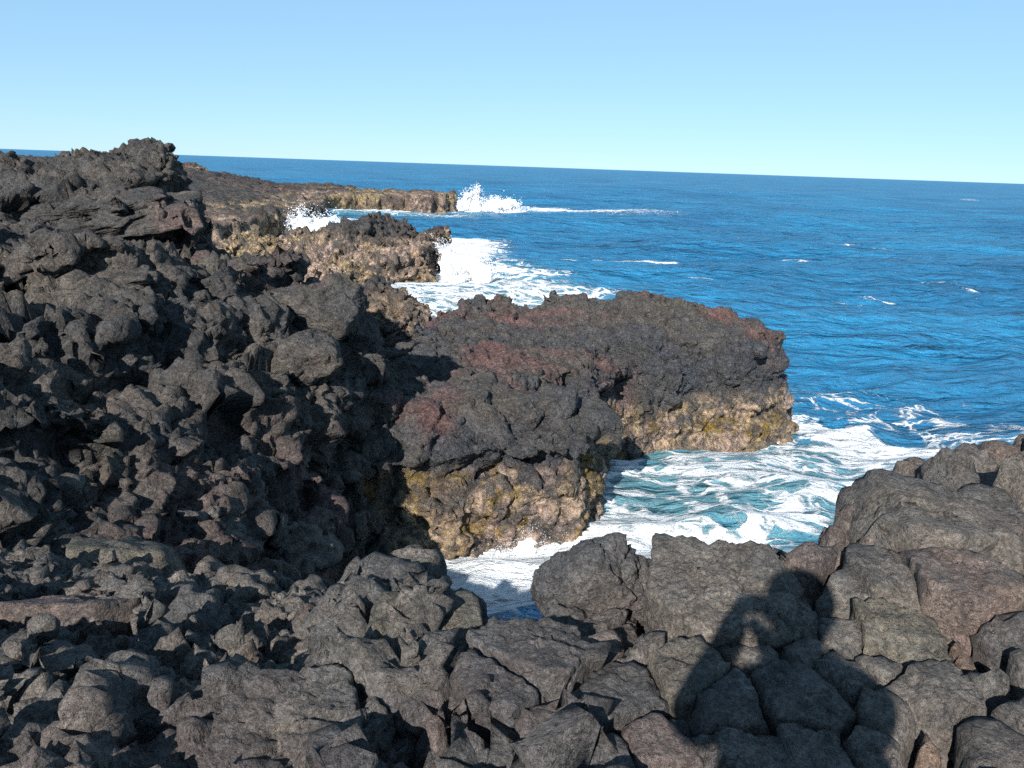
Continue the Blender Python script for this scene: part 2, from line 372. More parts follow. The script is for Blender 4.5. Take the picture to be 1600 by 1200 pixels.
    for pa, pb, w, st in [((970, 800), (1250, 790), 3.6, 1.0), ((1000, 720), (1250, 720), 2.6, .9), ((1250, 700), (1450, 730), 2.4, .45), ((860, 880), (1000, 880), 2, 1),
                          ((560, 470), (720, 440), 5, .9), ((600, 490), (820, 490), 3.5, .8), ((720, 420), (830, 470), 4, .55), ((550, 335), (700, 335), 7, .6)]:
        d = seg_d(on_level(*pa, 0)[:2], on_level(*pb, 0)[:2]); sh = np.maximum(sh, st * np.exp(-(d / w) ** 2))
    # scattered small whitecaps
    rng = np.random.default_rng(5)
    for k in range(34):
        px, py = rng.uniform(620, 1640), 285 + 250 * rng.random() ** 2.2
        p = on_level(px, max(py, 245 + 0.0345 * px + 14), 0)[:2]; L = rng.uniform(.5, 1.8) * (1 + np.hypot(*p) / 90)
        d = seg_d(p, p + np.array([L, -.25 * L])); dens = np.maximum(dens, rng.uniform(.45, .85) * np.exp(-(d / (.16 * L + .1)) ** 2))
    z += 0.10 * np.clip(dens, 0, 1) * (0.6 + perlin(xy * 1.1, 21))
    xy[:, 2] = z
    nr, nt = X.shape; i = np.arange(nr * nt).reshape(nr, nt)
    q = np.stack([i[:-1, :-1], i[:-1, 1:], i[1:, 1:], i[1:, :-1]], -1).reshape(-1, 4)[:, ::-1]
    me = make_mesh('sea', xy, q, t.m)
    for nm, arr in (('foam', dens), ('shoal', sh)):
        me.attributes.new(nm, 'FLOAT', 'POINT').data.foreach_set('value', np.ascontiguousarray(arr, np.float32))
    o = link('sea', me); tag(o, 'deep blue ocean with white foam around the rocks', kind='structure')
build_sea()

# ------------------------------------------------------------------ landforms grown from a surveyed height surface
def landform(name, height, box, h, mat, plan=None, profile=None, profile_b=None, low=((0.45, 0.45), (1.1, 0.22)), strata=None, sub=1,
             disp=((2.2, 0.10), (5.0, 0.05), (11.0, 0.025)), blocks=(1.6, 0.14), crack=0.10, seed=1, parent=None, jag=None, flute=None):
    x0, x1, y0, y1, z0, z1 = box
    xs = np.arange(x0, x1, h); ys = np.arange(y0, y1, h); zs = np.arange(z0, z1, h)
    X, Y = np.meshgrid(xs, ys, indexing='ij')
    Hh = height(X, Y)
    F = (zs[None, None, :] - Hh[:, :, None]).astype(np.float32)
    if plan is not None:
        S = poly_sdf(X, Y, plan)
        off = np.interp(zs, *zip(*profile))
        off = off[None, None, :]
        if profile_b:                                # another section further along +X
            wb = smoothstep(profile_b[0], profile_b[1], X)[:, :, None]; off = off * (1 - wb) + np.interp(zs, *zip(*profile_b[2]))[None, None, :] * wb
        side = (S[:, :, None] - off).astype(np.float32)
        if flute:
            q2 = np.stack([X.ravel() * flute[0], Y.ravel() * flute[0], 0 * X.ravel()], 1); fl = (ridged(q2, 2, seed + 5) * flute[1]).reshape(X.shape); side = side + fl[:, :, None].astype(np.float32)
        k = 0.25
        hh = np.clip(0.5 + 0.5 * (F - side) / k, 0, 1); F = side * (1 - hh) + F * hh + k * hh * (1 - hh)
    amp = sum(a for _, a in low) * 1.2 + sum(a for _, a in jag or ()) * 1.2 + (strata[1] if strata else 0) + 3 * h
    band = np.argwhere(np.abs(F) < amp * 1.3)
    P = band * h + np.array([x0, y0, z0])
    n = 0
    for q, (fr, a) in enumerate(low): n = n + a * perlin(P * fr + 5.1 * q, seed * 7 + q) * 1.6
    for q, (fr, a) in enumerate(jag or ()):
        wp = P * fr + .35 * perlin(P * fr * 1.3 + 9, seed + 30 + q)[:, None]
        n = n - a * (1 - 3.2 * np.abs(perlin(wp, seed * 5 + 20 + q)))
    if strata:
        th, a, dipx, dipy = strata
        s = (P[:, 2] + dipx * P[:, 0] + dipy * P[:, 1]) / th + 0.9 * perlin(P * 0.35, seed + 91)
        fr = s - np.floor(s)
        lay = np.floor(s)
        m = 0.35 + 0.65 * smoothstep(-0.15, 0.25, perlin(P * [.4, .4, .9] + lay[:, None] * 3.7, seed + 93))
        n = n + a * m * (np.where(fr < 0.8, fr / 0.8, (1 - fr) / 0.2) - 0.5) * -1.0
    F[band[:, 0], band[:, 1], band[:, 2]] += n.astype(np.float32)
    V, Q = surface_nets(F, (x0, y0, z0), h)
    for _ in range(sub): V, Q = subdivide(V, Q)
    N = normals(V, Q)
    d = np.zeros(len(V))
    if blocks:
        wv = V + 0.35 / blocks[0] * np.stack([perlin(V * blocks[0] * .9 + 7 * c, seed + 40 + c) for c in range(3)], 1)
        f1, f2, cid, fac = voronoi(wv * blocks[0] * [1, 1, 1.5], seed + 50)
        d += blocks[1] * ((cid - 0.5) * 1.1 + 1.5 * fac) - crack * (1 - smoothstep(0.0, 0.13, f2 - f1))
        f1, f2, cid, fac = voronoi((wv + .1 / blocks[0]) * blocks[0] * 2.7, seed + 51)
        d += blocks[1] * 0.42 * ((cid - 0.5) + 1.7 * fac) - crack * .35 * (1 - smoothstep(0.0, 0.10, f2 - f1))
        f1, f2, cid, fac = voronoi((wv + .3 / blocks[0]) * blocks[0] * 6.5, seed + 52)
        d += blocks[1] * 0.24 * ((cid - 0.5) + 2.0 * np.clip(fac, -.5, .5))
    for q, (fr, a) in enumerate(disp):
        d += a * (1.0 * perlin(V * fr, seed + 60 + q) * 1.3 + 0.5 * (np.abs(perlin(V * fr * 1.7 + 3, seed + 70 + q)) * -2 + .5))
    V = V + N * d[:, None]
    o = link(name, make_mesh(name, V, Q, mat), parent)
    return o

# --- the ridge on the left (points: pixel, distance from the camera)
RIDGE = [(-150, 660, 7.6), (0, 655, 7.9), (150, 645, 8.4), (300, 640, 9.2), (420, 640, 10.0), (520, 640, 11.0), (600, 650, 12.2),
         (-150, 570, 8.6), (0, 565, 8.9), (150, 560, 9.5), (300, 560, 10.2), (420, 560, 11), (520, 560, 11.8), (600, 565, 12.8),
         (-150, 480, 9.7), (0, 480, 10.0), (150, 480, 10.4), (300, 470, 11.0), (420, 470, 11.7), (540, 452, 12.6), (480, 445, 12.6), (430, 445, 12.4),
         (-150, 400, 11), (0, 400, 11.3), (150, 395, 11.7), (280, 400, 12.4), (365, 408, 13),
         (-150, 340, 13), (0, 340, 13.1), (150, 335, 13.6), (290, 335, 14.6),
         (-150, 285, 15), (0, 285, 15.3), (100, 285, 15.5), (150, 258, 16.6), (180, 246, 17.0), (215, 240, 17.4), (245, 243, 17.4), (268, 275, 16.8), (298, 305, 16.0)]
RP = [at_dist(*p) for p in RIDGE]
# the far side and the shoulder towards the water fall away
for px, py, r, z in [(315, 345, 16.2, 3.6), (345, 345, 15.8, 2.8), (400, 400, 15.3, 2.6), (470, 420, 15, 2.6), (560, 440, 14.4, 2.4), (590, 480, 14.2, 2.2), (640, 560, 14.4, 1.7),
                     (290, 270, 18.5, 3.2), (330, 290, 18, 2.0), (250, 250, 19.6, 4.8), (180, 250, 19.5, 5.2), (80, 260, 19, 5.3), (-60, 260, 19, 5.3), (-200, 270, 18, 5.4),
                     (250, 250, 22, 3), (100, 250, 22, 4.2), (-100, 250, 22, 4.6), (400, 300, 19, 1.2), (500, 350, 18, 1.0), (620, 450, 17, .8)]:
    d = ray(px, py) * r; RP.append(np.array([d[0], d[1], z]))
for px, r, z in [(-150, 5.6, 3.0), (0, 5.7, 3.0), (150, 6.0, 2.9), (300, 6.6, 2.6), (420, 7.6, 2.3), (520, 9.0, 1.8), (600, 10.4, 1.2), (660, 11, 0.9)]:
    d = ray(px, 640) * r; RP.append(np.array([d[0], d[1], z]))
def rd(px, r): d = ray(px, 640) * r; return (d[0], d[1])
RPLAN = [(-15, 3.9)] + [rd(*q) for q in [(-150, 6.0), (0, 6.1), (150, 6.4), (290, 6.9), (385, 8.2), (440, 9.6), (500, 11.0), (545, 12.1), (590, 13.5), (590, 15.2), (480, 16.0), (380, 16.6), (320, 18), (300, 21.4)]] + [(-15, 21.6)]
ridge = landform('lava_ridge', lambda X, Y: np.minimum(tps(RP, X, Y, 0.03), 6.42) - .06, (-13.2, 0.0, 4.4, 22.4, 0.4, 7.4), 0.10, MAT_RIDGE, plan=RPLAN,
                 profile=[(0, .5), (1.5, .35), (3, .15), (5, 0), (8, -.1)],
                 low=((0.42, 0.22), (1.0, 0.10)), jag=((0.55, .16), (1.3, .12), (2.6, .07)), strata=(0.80, 0.66, -0.10, 0.05), sub=1, seed=3, blocks=(0.95, 0.19), crack=0.09,
                 disp=((2.6, 0.04), (6.0, 0.022), (13.0, 0.016)))
tag(ridge, 'tall craggy dark lava ridge rising on the left above the horizon', kind='structure')

def lump(name, c, size, rot, seed, mat, parent=None, level=5, pw=14, rough=1.0, cuts=9):
    """one angular broken rock: a convex body of random planes, fractured and roughened"""
    if level not in ICO:
        import bmesh
        bm = bmesh.new(); bmesh.ops.create_icosphere(bm, subdivisions=level, radius=1); bm.verts.ensure_lookup_table()
        ICO[level] = (np.array([q.co[:] for q in bm.verts]), np.array([[q.index for q in g.verts] for g in bm.faces])); bm.free()
    dirs, faces = ICO[level]; rng = np.random.default_rng(seed)
    NN = np.concatenate([np.eye(3), -np.eye(3), rng.normal(size=(cuts, 3))]); NN /= np.linalg.norm(NN, axis=1, keepdims=True)
    HH = np.concatenate([np.ones(6), rng.uniform(.85, 1.15, cuts)])
    v = dirs / ((np.maximum(dirs @ NN.T / HH, 0) ** pw).sum(1) ** (1 / pw))[:, None]
    v = v * np.array(size); R = float(np.mean(size)); q = v / R + seed * 3.1
    d = .16 * perlin(q, seed) * .8
    f1, f2, cid, fac = voronoi(q * 1.5 + .25 * perlin(q * 2, 5)[:, None], seed + 1)
    d = d + rough * (.08 * (cid - .5) + .15 * fac - .06 * (1 - smoothstep(0, .1, f2 - f1)))
    f1, f2, cid, fac = voronoi(q * 4.2 + .2 * perlin(q * 5, 6)[:, None], seed + 2)
    d = d + rough * (.03 * (cid - .5) + .05 * fac) + .025 * rough * ridged(q * 5, 3, seed)
    v = v + v / np.linalg.norm(v, axis=1, keepdims=True) * (d * R)[:, None]
    M = np.array(Matrix.Rotation(rot[2], 3, 'Z') @ Matrix.Rotation(rot[1], 3, 'Y') @ Matrix.Rotation(rot[0], 3, 'X'))
    return link(name, make_mesh(name, v @ M.T, faces, mat), parent, c)
ICO = {}
# big broken blocks standing out of the ridge: pixel, distance, half sizes, turn
for k, (px, py, r, sz, rot) in enumerate([
        (150, 322, 13.7, (1.0, .5, .17), (.18, -.16, .2)), (235, 332, 14.0, (.75, .45, .18), (.2, -.12, .1)), (170, 352, 13.3, (1.1, .45, .14), (.2, -.2, .25)), (60, 304, 14.7, (.8, .5, .17), (.1, -.1, .1)),
        (488, 476, 12.2, (.70, .45, .30), (.28, .10, -.2)), (530, 474, 12.3, (.3, .4, .38), (.1, .2, .4)), (120, 440, 11.2, (.9, .4, .16), (.25, -.1, .2)), (470, 566, 11.1, (.5, .4, .34), (.2, 0, .3))]):
    o = lump('ridge_block', at_dist(px, py, r), sz, rot, 50 + k, MAT_RIDGE, ridge, 5, 24, 1.2)

# --- the promontory across the cove
PROM_TOP = [(560, 640, 12.4), (680, 622, 13.1), (780, 625, 13.4), (870, 625, 13.8), (950, 638, 14.7), (600, 600, 13.1), (700, 590, 14.2), (850, 588, 14.9), (940, 600, 15.8),
            (700, 540, 17), (800, 555, 16.2), (900, 560, 16.6), (1000, 590, 17.6), (1060, 580, 18.8), (1150, 558, 20.4), (1190, 552, 20.9),
            (655, 505, 20), (700, 492, 21), (800, 506, 20.5), (640, 535, 18.6), (600, 560, 16.5), (870, 498, 21.2), (950, 485, 22), (1020, 480, 22.2), (1080, 499, 22), (1150, 524, 21.8)]
PT = [at_dist(*p) for p in PROM_TOP]
PLAN = [(-4.6, 9.6), (-2.7, 11.2), tuple(on_level(690, 892, 0)[:2]), tuple(on_level(790, 872, 0)[:2]), tuple(on_level(895, 868, 0)[:2]), (1.5, 14.3), (1.75, 16.2),
        tuple(on_level(955, 706, 0)[:2]), tuple(on_level(1050, 690, 0)[:2]), tuple(on_level(1130, 677, 0)[:2]), tuple(on_level(1215, 660, 0)[:2]), (7.55, 21.7), (7.0, 22.9), (4.5, 23.6),
        (1.5, 23.2), (-1.2, 22.2), (-2.3, 20.3), (-3.4, 16.6), (-7, 13.5)]
prom = landform('lava_promontory', lambda X, Y: np.clip(tps(PT, X, Y, 0.05), 0.5, 3.3) - .14, (-6.2, 8.6, 9.2, 24.6, -0.8, 4.0), 0.095, MAT_PROM, plan=PLAN,
                profile=[(-1, 0.40), (0, 0.24), (0.7, 0.12), (1.3, 0.0), (1.62, -0.30), (1.82, -0.34), (1.98, 0.04), (2.5, 0.06), (4, -0.1)], profile_b=(2.4, 3.6, [(-1, .5), (0, .3), (.5, .12), (1, 0), (1.6, -.05), (2.2, -.2), (4, -.6)]),
                low=((0.4, 0.20), (1.1, 0.08)), jag=((.5, .10), (1.4, .07), (3, .04)), strata=(0.62, 0.22, 0.03, 0.0), seed=11, blocks=(1.0, 0.10), crack=0.06, disp=((2.6, .05), (6, .03), (13, .018)))
tag(prom, 'low lava promontory with reddish top and barnacle-crusted base jutting into the water', 'promontory')

# the row of dark rounded blocks along its overhanging ledge, and the broken course below it
for k, (px, py, r, sz, rot) in enumerate([
        (590, 632, 12.5, (.42, .35, .24), (.1, 0, .1)), (655, 640, 12.75, (.40, .34, .22), (0, .1, 0)), (722, 640, 13.05, (.46, .36, .28), (.1, 0, -.1)), (812, 640, 13.15, (.44, .36, .27), (.1, .05, .1)),
        (868, 634, 13.4, (.36, .36, .27), (.1, 0, -.1)), (925, 652, 13.9, (.44, .45, .34), (.1, .1, .3)), (690, 690, 12.9, (.36, .3, .26), (0, 0, .1)), (752, 694, 13.1, (.22, .3, .24), (0, 0, 0)),
        (805, 690, 13.2, (.24, .3, .22), (.1, 0, .1)), (862, 684, 13.4, (.34, .3, .22), (.1, -.1, 0))]):
    lump('ledge_block', at_dist(px, py, r), sz, rot, 90 + k, MAT_PROM, prom, 5, 11, .9)

# --- rocks further along the coast
def zpl(px, py, z=0.0): return tuple(on_level(px, py, z)[:2])
DT = [at_dist(*p) for p in [(375, 405, 46), (400, 392, 46.5), (450, 383, 47), (500, 362, 48), (555, 343, 48), (590, 338, 48.2), (625, 343, 48), (645, 362, 47.5), (694, 396, 46.5), (680, 400, 45),
                            (420, 425, 44), (480, 420, 44.2), (560, 400, 44.5), (620, 380, 45.5), (560, 420, 43.6), (630, 410, 44)]]
sea_rock = landform('sea_rock', lambda X, Y: idw(DT, X, Y, .6, 2.4) - .55, (-19, -1, 39, 54, -0.8, 5), 0.19, MAT_SEA_ROCK,
                    plan=[zpl(380, 450), zpl(470, 455), zpl(545, 453), zpl(600, 448), zpl(648, 443), zpl(680, 430), zpl(694, 412), (-4.4, 50), (-8, 52.5), (-14, 52.5), (-17.5, 50), (-17.5, 45)],
                    profile=[(-1, .5), (0, .25), (1, 0), (2.2, .1), (4.5, -.5)], low=((0.28, 0.4), (0.7, 0.2)), jag=((.4, .25), (1.0, .15)), flute=(.45, .4), strata=(0.9, 0.3, .05, 0), seed=21,
                    blocks=(0.8, 0.28), crack=.12, disp=((1.2, .2), (2.8, .10), (6, .05)))
tag(sea_rock, 'rugged crusted rock mass standing in the surf beyond the promontory', 'sea rock')
small = landform('sea_rock', lambda X, Y: 2.5 - 0.16 * ((X + 4.4) ** 2 / 1.0 + (Y - 25.6) ** 2) + 0 * X, (-7.4, -1.6, 22.8, 28.4, -.6, 3), 0.10, MAT_SEA_ROCK,
                 plan=[(-6.4, 24.3), (-5.2, 23.6), (-3.6, 23.7), (-2.7, 24.8), (-2.9, 26.6), (-4.2, 27.4), (-5.9, 26.9)], profile=[(-1, .4), (0, .2), (1, 0), (3, -.2)],
                 low=((.6, .3), (1.4, .2)), seed=27, blocks=(1.5, .16))
tag(small, 'small tan barnacle-covered rock tucked behind the promontory near the ridge', 'sea rock')

FH = [zpl(300, 400), zpl(330, 402), zpl(385, 396), zpl(430, 386), zpl(462, 372), zpl(486, 352), zpl(505, 340), zpl(520, 331), zpl(560, 329), zpl(600, 329), zpl(660, 329), zpl(708, 328),
      (-9, 128), (-16, 133), (-40, 138), (-62, 160), (-110, 170), (-110, 60), (-40, 48), (-30, 52)]
FT = [at_dist(*p) for p in [(310, 335, 62), (360, 332, 64), (420, 332, 65), (470, 335, 68), (480, 322, 85), (500, 318, 98), (520, 303, 112), (600, 300, 121), (660, 300, 123), (705, 301, 123),
                            (300, 300, 85), (380, 305, 95), (300, 275, 120), (400, 287, 122), (470, 296, 124), (200, 255, 140), (60, 246, 140), (-100, 240, 140)]] + \
     [np.array(p) for p in [(-60, 60, 4.6), (-90, 80, 5.4), (-60, 100, 5.0), (-16, 131, 2.0), (-35, 136, 2.4), (-60, 155, 3.4), (-108, 165, 5.2)]]
far = landform('far_headland', lambda X, Y: idw(FT, X, Y, 3.0) - .15, (-112, -6, 44, 172, -1, 7.6), 0.42, MAT_FAR, plan=FH,
               profile=[(-1, .5), (0, .2), (2, 0), (8, -1)], low=((0.10, 0.25), (0.3, 0.15), (.8, .1)), jag=((.5, .15),), flute=(.32, .7), seed=31, blocks=(.5, .25), crack=.25, sub=0,
               disp=((.6, .2), (1.4, .12), (3, .06)))
tag(far, 'long flat far headland of dark lava with pale fluted cliffs ending in the splash', 'headland')
IX, IY = on_level(294, 268, 0)[:2]
islet = landform('islet', lambda X, Y: 3.3 - 0.07 * ((X - IX) ** 2 * .9 + (Y - IY) ** 2 * .4), (IX - 10, IX + 10, IY - 10, IY + 10, -1, 5), 0.5, MAT_FAR,
                 plan=[(IX - 7, IY), (IX - 2, IY - 5), (IX + 6, IY - 3), (IX + 7, IY + 4), (IX - 3, IY + 6)], profile=[(-1, .5), (0, .2), (2, 0), (8, -1)], low=((.25, .5), (.7, .4)), seed=37, blocks=(.4, .4),
                 disp=((.6, .3), (1.4, .2)))
tag(islet, 'tiny dark islet on the open sea just right of the ridge top', 'islet')

# ------------------------------------------------------------------ the near shelf
EDGE = [(1720, 690, 4.95), (1600, 722, 4.95), (1530, 735, 4.95), (1440, 745, 4.95), (1365, 775, 4.95), (1305, 850, 4.95), (1215, 865, 4.95), (1090, 868, 4.95), (1040, 930, 4.95), (960, 975, 4.95),
        (850, 990, 4.95), (740, 985, 4.9), (670, 950, 4.75)]
SHELF = [tuple(on_level(*q)[:2]) for q in EDGE] + [(-.75, 3.75), (-1.25, 4.5), (-2.1, 5.1), (-3.4, 5.3), (-6, 5.3), (-6, -3.5), (5.5, -3.5), (5.5, 3.5)]
def shelf_z(x, y):
    """broad lie of the near shelf, metres above the sea: level on the right, falling away to the left and back"""
    x = np.asarray(x, float); y = np.asarray(y, float)
    return 5.03 + 0.10 * smoothstep(0.4, 2.0, x) * smoothstep(1.5, 3.0, y) - np.maximum(y - 1.6, 0) * .36 * smoothstep(0.1, -1.0, x) - .08 * smoothstep(-.5, -2, x)
def shelf_height(X, Y):
    S = poly_sdf(X, Y, SHELF); P = np.stack([X.ravel(), Y.ravel(), 0 * X.ravel()], 1); n = fbm(P * 1.1, 3, 3).reshape(X.shape)
    floor = 2.4 - smoothstep(-3.6, -2.2, X) * 3.6
    right = smoothstep(-.1, .5, X)
    top = shelf_z(X, Y) - .15 - .17 * right
    # the photographer stands on a level patch of rock
    stand = np.exp(-((X / .8) ** 2 + ((Y + .45) / .7) ** 2) ** 2); top = top * (1 - stand) + 5.12 * stand
    k = smoothstep(-0.22, .55, S + 0.15 * n); return top * (1 - k) + floor * k
ground = landform('lava_ground', shelf_height, (-6.0, 4.6, 0.7, 7.6, -0.4, 5.75), 0.06, MAT_NEAR, low=((0.9, .12), (2.0, .10)), jag=((1.15, .15), (2.6, .12), (5.5, .05)), sub=1, seed=61,
                  blocks=(2.7, .085), crack=.045, disp=((9, .012), (20, .010), (42, .007)))
tag(ground, 'continuous jagged dark lava of the near shelf between and under the foreground rocks', kind='structure')
def build_back_ground():
    h = .12; X, Y = np.meshgrid(np.arange(-6.2, 4.9, h), np.arange(-3.4, .78, h), indexing='ij'); Z = shelf_height(X, Y)
    P = np.stack([X.ravel(), Y.ravel(), 0 * X.ravel()], 1); st = np.exp(-((X / .8) ** 2 + ((Y + .45) / .7) ** 2) ** 2)
    Z = Z - .08 * st + (.14 * fbm(P * 2, 4, 5)).reshape(X.shape) * (1 - st); i = np.arange(X.size).reshape(X.shape)
    q = np.stack([i[:-1, :-1], i[1:, :-1], i[1:, 1:], i[:-1, 1:]], -1).reshape(-1, 4)
    link('lava_bench', make_mesh('lava_bench', np.stack([X.ravel(), Y.ravel(), Z.ravel()], 1), q, MAT_NEAR), ground)
build_back_ground()

# each block: pixel centre, radius in pixels, lift (m), style, tint, label.  s slab, c clinker, k knob, p pinnacle
G = (1, 1, 1); PALE = (1.25, 1.18, 1.10); DARK = (.72, .74, .78); REDD = (1.35, 1.0, .90); PINK = (1.55, 1.18, 1.08); OLIVE = (1.15, 1.10, .80); ORNG = (1.7, 1.1, .75)
BLOCKS = [
 (1145, 925, 92, .10, 's', PALE, 'broad flat grey slab at the cliff edge just left of the shadow of the head'),
 (1255, 875, 46, .08, 'k', REDD, 'reddish block on the cliff edge above the shadow of the head'),
 (1500, 728, 36, .16, 'k', PALE, 'rounded knob standing highest on the right-hand outcrop against the water'),
 (1592, 745, 34, .18, 'k', PALE, 'upright rock cut off by the right border at the cliff edge'),
 (1455, 800, 78, .10, 's', PALE, 'large pale sloping slab on top of the right-hand outcrop'),
 (1545, 790, 38, .06, 's', DARK, 'dark cracked block behind the pale slab of the right-hand outcrop'),
 (1330, 800, 20, .06, 'k', REDD, 'uppermost of the knobbly red-brown stones piled at the left end of the outcrop'),
 (1312, 822, 17, .03, 'k', PINK, 'leftmost small stone of the red-brown pile at the end of the outcrop'),
 (1316, 848, 20, .00, 'k', REDD, 'lowest stone of the red-brown pile overhanging the cove'),
 (1352, 842, 26, .04, 'k', PINK, 'pinkish rounded stone in the middle of the red-brown pile'),
 (1384, 800, 30, .13, 'k', G, 'upright blunt block with a black cleft beside the red-brown pile'),
 (1560, 842, 38, .08, 'k', PALE, 'oval boulder sunk in the right-hand outcrop near the border'),
 (1398, 905, 54, .06, 's', PALE, 'grey flat-faced block below the red-brown pile'),
 (1500, 905, 66, .10, 's', PINK, 'large pinkish flat-faced block right of the shadow'),
 (1575, 975, 44, .05, 'k', DARK, 'dark rough block by the right border beside the pinkish block'),
 (1335, 915, 32, .03, 's', G, 'small slab wedged right beside the shadow of the head'),
 (1410, 985, 50, .02, 's', OLIVE, 'greenish grey slab with an orange edge right of the shadow'),
 (1500, 1000, 38, -.02, 'k', ORNG, 'orange-stained stone under the pinkish block'),
 (1325, 985, 32, .00, 's', G, 'small slab touching the right cheek of the shadow'),
 (1395, 1040, 34, .00, 's', G, 'squarish stone right of the shadow of the shoulder'),
 (1462, 1070, 48, .02, 's', PALE, 'smooth pale grey stone in the lower right'),
 (1388, 1112, 38, .03, 's', PALE, 'rounded pale brown stone touching the right side of the body shadow'),
 (1545, 1060, 36, .02, 'k', G, 'tilted stone beside the black pit in the lower right'),
 (1592, 1100, 42, .04, 'k', DARK, 'dark boulder at the right border beside the black pit'),
 (1575, 1165, 42, .02, 's', DARK, 'dark flat stone in the bottom right corner'),
 (1345, 1165, 42, .00, 's', G, 'slab along the bottom border at the right edge of the body shadow'),
 (1450, 1150, 34, -.05, 'c', ORNG, 'rusty orange rubble stone near the bottom right'),
 (1245, 1015, 34, .02, 's', G, 'rounded stone inside the shadow under the chin'),
 (1185, 1030, 38, .02, 's', PALE, 'stone lit through the gap between the shadow of arm and chest'),
 (1150, 1095, 56, .03, 's', G, 'long slab within the left half of the body shadow'),
 (1255, 1090, 62, .03, 's', G, 'broad slab in the middle of the body shadow'),
 (1325, 1060, 38, .02, 's', G, 'slab within the right shoulder of the shadow'),
 (1185, 1165, 48, .01, 's', G, 'slab in the body shadow at the bottom border'),
 (1275, 1168, 50, .01, 's', G, 'wide slab in the body shadow at the bottom border right of centre'),
 (1075, 1050, 56, .06, 's', OLIVE, 'smooth long boulder leaning at the left edge of the body shadow'),
 (1010, 1000, 44, .04, 'c', G, 'rough block with a red spot below the pointed pinnacle'),
 (965, 1075, 58, .02, 's', DARK, 'cracked tilted slab with a bluish top left of the long smooth boulder'),
 (1035, 1155, 42, .00, 's', REDD, 'cracked slab near the bottom border left of the shadow'),
 (935, 925, 66, -.12, 'k', DARK, 'dark rock at the foot of the pointed pinnacle'),
 (662, 972, 66, .08, 's', OLIVE, 'flat-topped grey-green rock lit beside a deep black hole, left of centre'),
 (835, 1010, 76, .05, 's', G, 'large crack-lined slab below the foaming inlet'),
 (772, 1065, 58, .04, 's', DARK, 'smooth bluish slab tapering downwards beside the large cracked slab'),
 (640, 885, 42, .06, 'c', G, 'hook-shaped rough knob at the edge above the foam'),
 (712, 935, 34, .00, 'k', DARK, 'dark knob at the brink of the foaming inlet'),
 (795, 948, 28, -.12, 'k', ORNG, 'wet golden-brown stone at the foot of the foaming inlet'),
 (572, 1000, 34, .05, 'c', G, 'spiny upright clinker right of the leaning finger of lava'),
 (622, 1048, 44, .02, 'c', DARK, 'dark spiny clinker below the flat-topped grey-green rock'),
 (705, 1050, 30, .00, 'c', OLIVE, 'small lumpy clinker left of the smooth bluish slab'),
 (690, 1110, 40, .02, 'c', REDD, 'reddish rough lump near the bottom centre'),
 (745, 1135, 36, .00, 'c', G, 'rough lump beneath the smooth bluish slab'),
 (860, 1130, 50, .00, 's', REDD, 'cracked brown slab near the bottom centre'),
 (905, 1180, 52, .00, 's', G, 'slab with many cracks on the bottom border centre'),
 (560, 1130, 52, .04, 'c', PALE, 'tall narrow lump beside the large layered slab'),
 (550, 870, 34, .20, 'p', G, 'leaning finger of clinker sticking up at the shelf edge'),
 (168, 862, 40, .08, 's', OLIVE, 'square pale block with a flat top on the left slope'),
 (118, 848, 20, .04, 's', G, 'small cube-like stone left of the square pale block'),
 (140, 945, 84, .04, 's', PINK, 'broad pinkish slab in the left foreground'),
 (295, 945, 48, .08, 'k', G, 'wedge-shaped boulder with one bright face, left foreground'),
 (380, 910, 46, .10, 'c', PALE, 'two-lobed grey boulder with an orange spot'),
 (385, 1080, 58, .08, 'c', DARK, 'big boulder with a spiny right flank above the layered slab'),
 (160, 1122, 42, -.08, 'k', OLIVE, 'olive brown stone lying in a dark hollow at the lower left'),
 (252, 1100, 46, .08, 'p', REDD, 'steep ridge-backed boulder right of the dark hollow'),
 (465, 1140, 86, .06, 's', PALE, 'large pale layered slab on the bottom border'),
 (482, 912, 26, .03, 'c', DARK, 'small dark stone beside the leaning finger of clinker'),
 (440, 985, 26, .00, 'c', G, 'small stone between the two-lobed boulder and a black pit'),
 (520, 1050, 34, .00, 'c', G, 'rough stone just above the large layered slab'),
 (60, 1035, 56, .03, 's', PALE, 'pale slab curving round a hole near the left border'),
 (60, 1150, 62, .02, 's', OLIVE, 'flat brown slab in the bottom left corner'),
 (30, 885, 54, .03, 'c', PALE, 'grey rough lava hump on the left border'),
 (262, 868, 32, .02, 'c', G, 'small rough stone behind the wedge-shaped boulder'),
 (430, 815, 64, .12, 'c', PALE, 'large rough hump at the top of the left foreground slope'),
 (300, 800, 56, .03, 'c', G, 'low rough hump in the middle of the left slope'),
 (60, 800, 50, .02, 'c', DARK, 'dark hump below the black gully at the left border'),
 (250, 735, 56, .10, 'k', DARK, 'blue-black boulder at the rim of the black gully'),
 (370, 725, 44, .08, 'k', DARK, 'dark glinting boulder at the far right end of the gully rim'),
 (90, 750, 44, .06, 'k', DARK, 'jagged dark stone at the rim of the gully by the left border'),
]
def icosphere(level):
    if level not in ICO:
        import bmesh
        bm = bmesh.new(); bmesh.ops.create_icosphere(bm, subdivisions=level, radius=1)
        bm.verts.ensure_lookup_table()
        v = np.array([q.co[:] for q in bm.verts]); f = np.array([[q.index for q in g.verts] for g in bm.faces]); bm.free()
        ICO[level] = (v / np.linalg.norm(v, axis=1, keepdims=True), f)
    return ICO[level]

